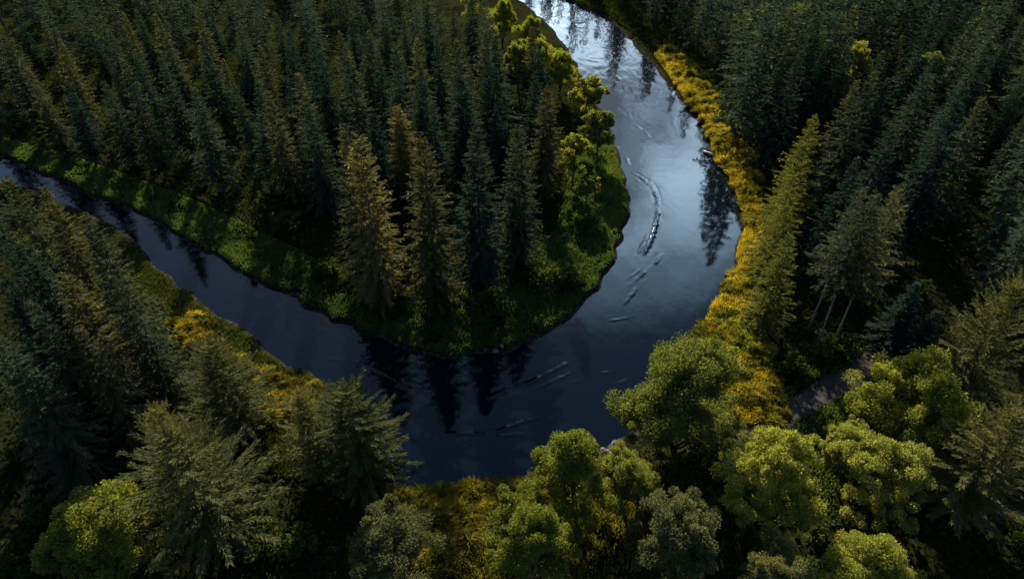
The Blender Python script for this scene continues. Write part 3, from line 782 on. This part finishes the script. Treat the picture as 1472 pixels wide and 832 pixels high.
for px, py in spots([(1040, 395), (1075, 380), (1082, 430), (1090, 490), (1118, 560), (1125, 600), (1095, 615), (1040, 560), (990, 510), (965, 520), (1010, 460)], 75, 12, 2):
    k = random.choice(['gold', 'gold', 'tuss', 'tuss_green'])
    tussock(k, px, py, random.uniform(.85, 1.35), f"{ {'tuss': 'ochre', 'gold': 'golden', 'tuss_green': 'green'}[k]} tussock on the right bank, {pct(px, py)}", 'tussocks on the right bank')
for px, py in spots([(950, 70), (962, 66), (1000, 110), (1038, 150), (1062, 195), (1088, 260), (1092, 320), (1080, 330), (1062, 265), (1020, 185), (990, 135)], 55, 10, 3):
    tussock('gold', px, py, random.uniform(1.2, 1.8), f'bright golden bush-like tussock on the sunlit strip, {pct(px, py)}', 'tussocks on the golden strip')
for px, py in spots([(245, 450), (290, 450), (310, 480), (345, 530), (400, 540), (450, 550), (430, 590), (395, 610), (365, 570), (300, 500), (250, 490)], 34, 15, 4):
    k = random.choice(['tuss', 'gold', 'gold'])
    tussock(k, px, py, random.uniform(1.0, 1.5), f"{ {'tuss': 'ochre', 'gold': 'orange'}[k]} tussock on the left bank, {pct(px, py)}", 'tussocks on the left bank')
def shrub(px, py, size, label, group):
    x, y = at(px, py, 1.2)
    if river_sd(np.array([x]), np.array([y]))[0] < .6: return
    plant(SHR[random.randrange(4)], 'shrub', x, y, 1.6 * size, 1.3 * size, label=label, cat='shrub', group=group)
for px, py in [(742, 408), (765, 398), (785, 410), (640, 440), (625, 446), (815, 395), (700, 432), (545, 418), (560, 425), (842, 330), (470, 395), (410, 335)]:
    shrub(px, py, random.uniform(1.3, 2.1), f'dark green shrub on the bend meadow, {pct(px, py)}', 'shrubs on the bend meadow')
for px, py in spots([(1050, 360), (1078, 350), (1080, 430), (1090, 500), (1060, 560), (1000, 520), (985, 500), (1015, 455)], 16, 22, 9):
    x, y = at(px, py, 1.2); k = random.uniform(.8, 1.3)
    if river_sd(np.array([x]), np.array([y]))[0] > 1.2:
        plant(SHY[random.randrange(3)], 'shrub', x, y, 1.5 * k, 1.4 * k, label=f'rounded yellow-green shrub among golden grass, {pct(px, py)}', cat='shrub', group='yellow-green shrubs on the right bank')
for px, py in spots([(0, 560), (200, 560), (200, 720), (420, 740), (480, 832), (0, 832)], 14, 45, 5):
    shrub(px, py, random.uniform(1.0, 1.7), f'dim shrub in the black hollow at lower left, {pct(px, py)}', 'shrubs in the shaded hollow')
for px, py in spots([(1110, 520), (1180, 505), (1240, 480), (1200, 530), (1130, 550)], 5, 22, 6) + spots([(860, 800), (1060, 700), (1240, 700), (1472, 760), (1440, 832), (880, 832)], 12, 45, 7):
    shrub(px, py, random.uniform(.9, 1.5), f'dark shrub in the shade near the dirt path, {pct(px, py)}', 'shrubs near the dirt path')

# ------------------------------------------------------------------ stones and driftwood at the waterline
def stone_mesh(seed):
    g = np.random.default_rng(seed); import bmesh
    bm = bmesh.new(); bmesh.ops.create_icosphere(bm, subdivisions=2, radius=1)
    for v in bm.verts:
        n = v.co.normalized(); v.co *= 1 + .28 * math.sin(3 * n.x + seed) * math.cos(2.6 * n.y - seed) + g.normal(0, .05); v.co.z *= .55
    me = bpy.data.meshes.new('stone'); bm.to_mesh(me); bm.free(); me.materials.append(M['stone']); return me
STN = [stone_mesh(i) for i in range(3)]
for i, (px, py, s) in enumerate([(712, 504, .5), (722, 500, .4), (505, 470, .25), (1128, 602, .6), (1116, 610, .5), (868, 648, .6), (884, 642, .8), (880, 655, .5)]):
    x, y = at(px, py, .2); o = link('stone', STN[i % 3]); o.location = (x, y, max(gz(x, y), -.1) + .08); o.scale = (s, s * .8, s); o.rotation_euler = (0, 0, i * 1.3)
    props(o, f"grey stone {'beside the dirt path' if i in (3, 4) else 'at the waterline'}, {pct(px, py)}", 'stone', 'stones at the waterline')
for (a, b, rad, lab) in [((1012, 218), (1030, 224), .22, 'short bleached log lying at the foot of the golden strip, the upper one'), ((1032, 238), (1050, 247), .26, 'bleached log lying at the foot of the golden strip, the lower one')]:
    p0, p1 = np.array([*at(*a, z=.2), .2]), np.array([*at(*b, z=.35), .35]); L = p1 - p0
    tb = Tubes(); tb.tube([L * 0, L * .35 + [0, 0, .08], L * .7, L], [rad, rad * .95, rad * .8, rad * .5], 8)
    tb.tube([L * .6, L * .66 + [.3, -.2, .45]], [rad * .4, rad * .15], 5)
    o = link('driftwood_log', tb.mesh('driftwood_log', M['drift'])); o.location = p0; props(o, lab, 'log', 'driftwood logs')

# ------------------------------------------------------------------ light
SUN_EL, SUN_AZ = 27, -6        # degrees; azimuth from the viewing direction, negative to the left
sd_ = bpy.data.lights.new('sun', 'SUN'); sun = bpy.data.objects.new('sun', sd_); COL.objects.link(sun)
sd_.energy = 5; sd_.angle = R(.6); sd_.color = (1, .87, .66)
to_sun = Vector((math.sin(R(SUN_AZ)) * math.cos(R(SUN_EL)), math.cos(R(SUN_AZ)) * math.cos(R(SUN_EL)), math.sin(R(SUN_EL))))
sun.rotation_euler = to_sun.to_track_quat('Z', 'Y').to_euler()
w = bpy.data.worlds.new('World'); sc.world = w; w.use_nodes = True
nt = w.node_tree; bg = nt.nodes['Background']
sky = nt.nodes.new('ShaderNodeTexSky'); sky.sky_type = 'NISHITA'; sky.sun_disc = False
sky.sun_elevation = R(SUN_EL); sky.sun_rotation = R(SUN_AZ); sky.air_density = 1.0; sky.dust_density = .3; sky.ozone_density = 1.4
# a bank of thin bright cloud over the upper valley
tc = nt.nodes.new('ShaderNodeTexCoord')
no = nt.nodes.new('ShaderNodeTexNoise'); no.inputs['Scale'].default_value = 3.2; no.inputs['Detail'].default_value = 7; no.inputs['Roughness'].default_value = .55
mp = nt.nodes.new('ShaderNodeMapping'); mp.inputs['Scale'].default_value = (1, 1, 1.8); nt.links.new(tc.outputs['Generated'], mp.inputs[0]); nt.links.new(mp.outputs[0], no.inputs['Vector'])
dt = nt.nodes.new('ShaderNodeVectorMath'); dt.operation = 'DOT_PRODUCT'; nt.links.new(tc.outputs['Generated'], dt.inputs[0])
ca, ce = R(8), R(23); dt.inputs[1].default_value = (math.sin(ca) * math.cos(ce), math.cos(ca) * math.cos(ce), math.sin(ce))
m1 = nt.nodes.new('ShaderNodeMapRange'); m1.interpolation_type = 'SMOOTHSTEP'; m1.inputs['From Min'].default_value = .93; m1.inputs['From Max'].default_value = .995; nt.links.new(dt.outputs['Value'], m1.inputs['Value'])
m2 = nt.nodes.new('ShaderNodeMapRange'); m2.interpolation_type = 'SMOOTHSTEP'; m2.inputs['From Min'].default_value = .30; m2.inputs['From Max'].default_value = .62; nt.links.new(no.outputs[0], m2.inputs['Value'])
mu = nt.nodes.new('ShaderNodeMath'); mu.operation = 'MULTIPLY'; nt.links.new(m1.outputs[0], mu.inputs[0]); nt.links.new(m2.outputs[0], mu.inputs[1])
cm = nt.nodes.new('ShaderNodeMixRGB'); nt.links.new(mu.outputs[0], cm.inputs[0]); nt.links.new(sky.outputs[0], cm.inputs[1]); cm.inputs[2].default_value = (50, 65, 79, 1)
nt.links.new(cm.outputs[0], bg.inputs[0]); bg.inputs[1].default_value = .06

sc.render.engine = 'CYCLES'
sc.cycles.max_bounces = 5; sc.cycles.diffuse_bounces = 2; sc.cycles.glossy_bounces = 2; sc.cycles.transmission_bounces = 3
sc.cycles.caustics_reflective = False; sc.cycles.caustics_refractive = False
sc.cycles.use_denoising = True
sc.cycles.sample_clamp_indirect = 4
sc.view_settings.view_transform = 'Standard'; sc.view_settings.look = 'None'; sc.view_settings.gamma = 1; sc.view_settings.exposure = 1.18
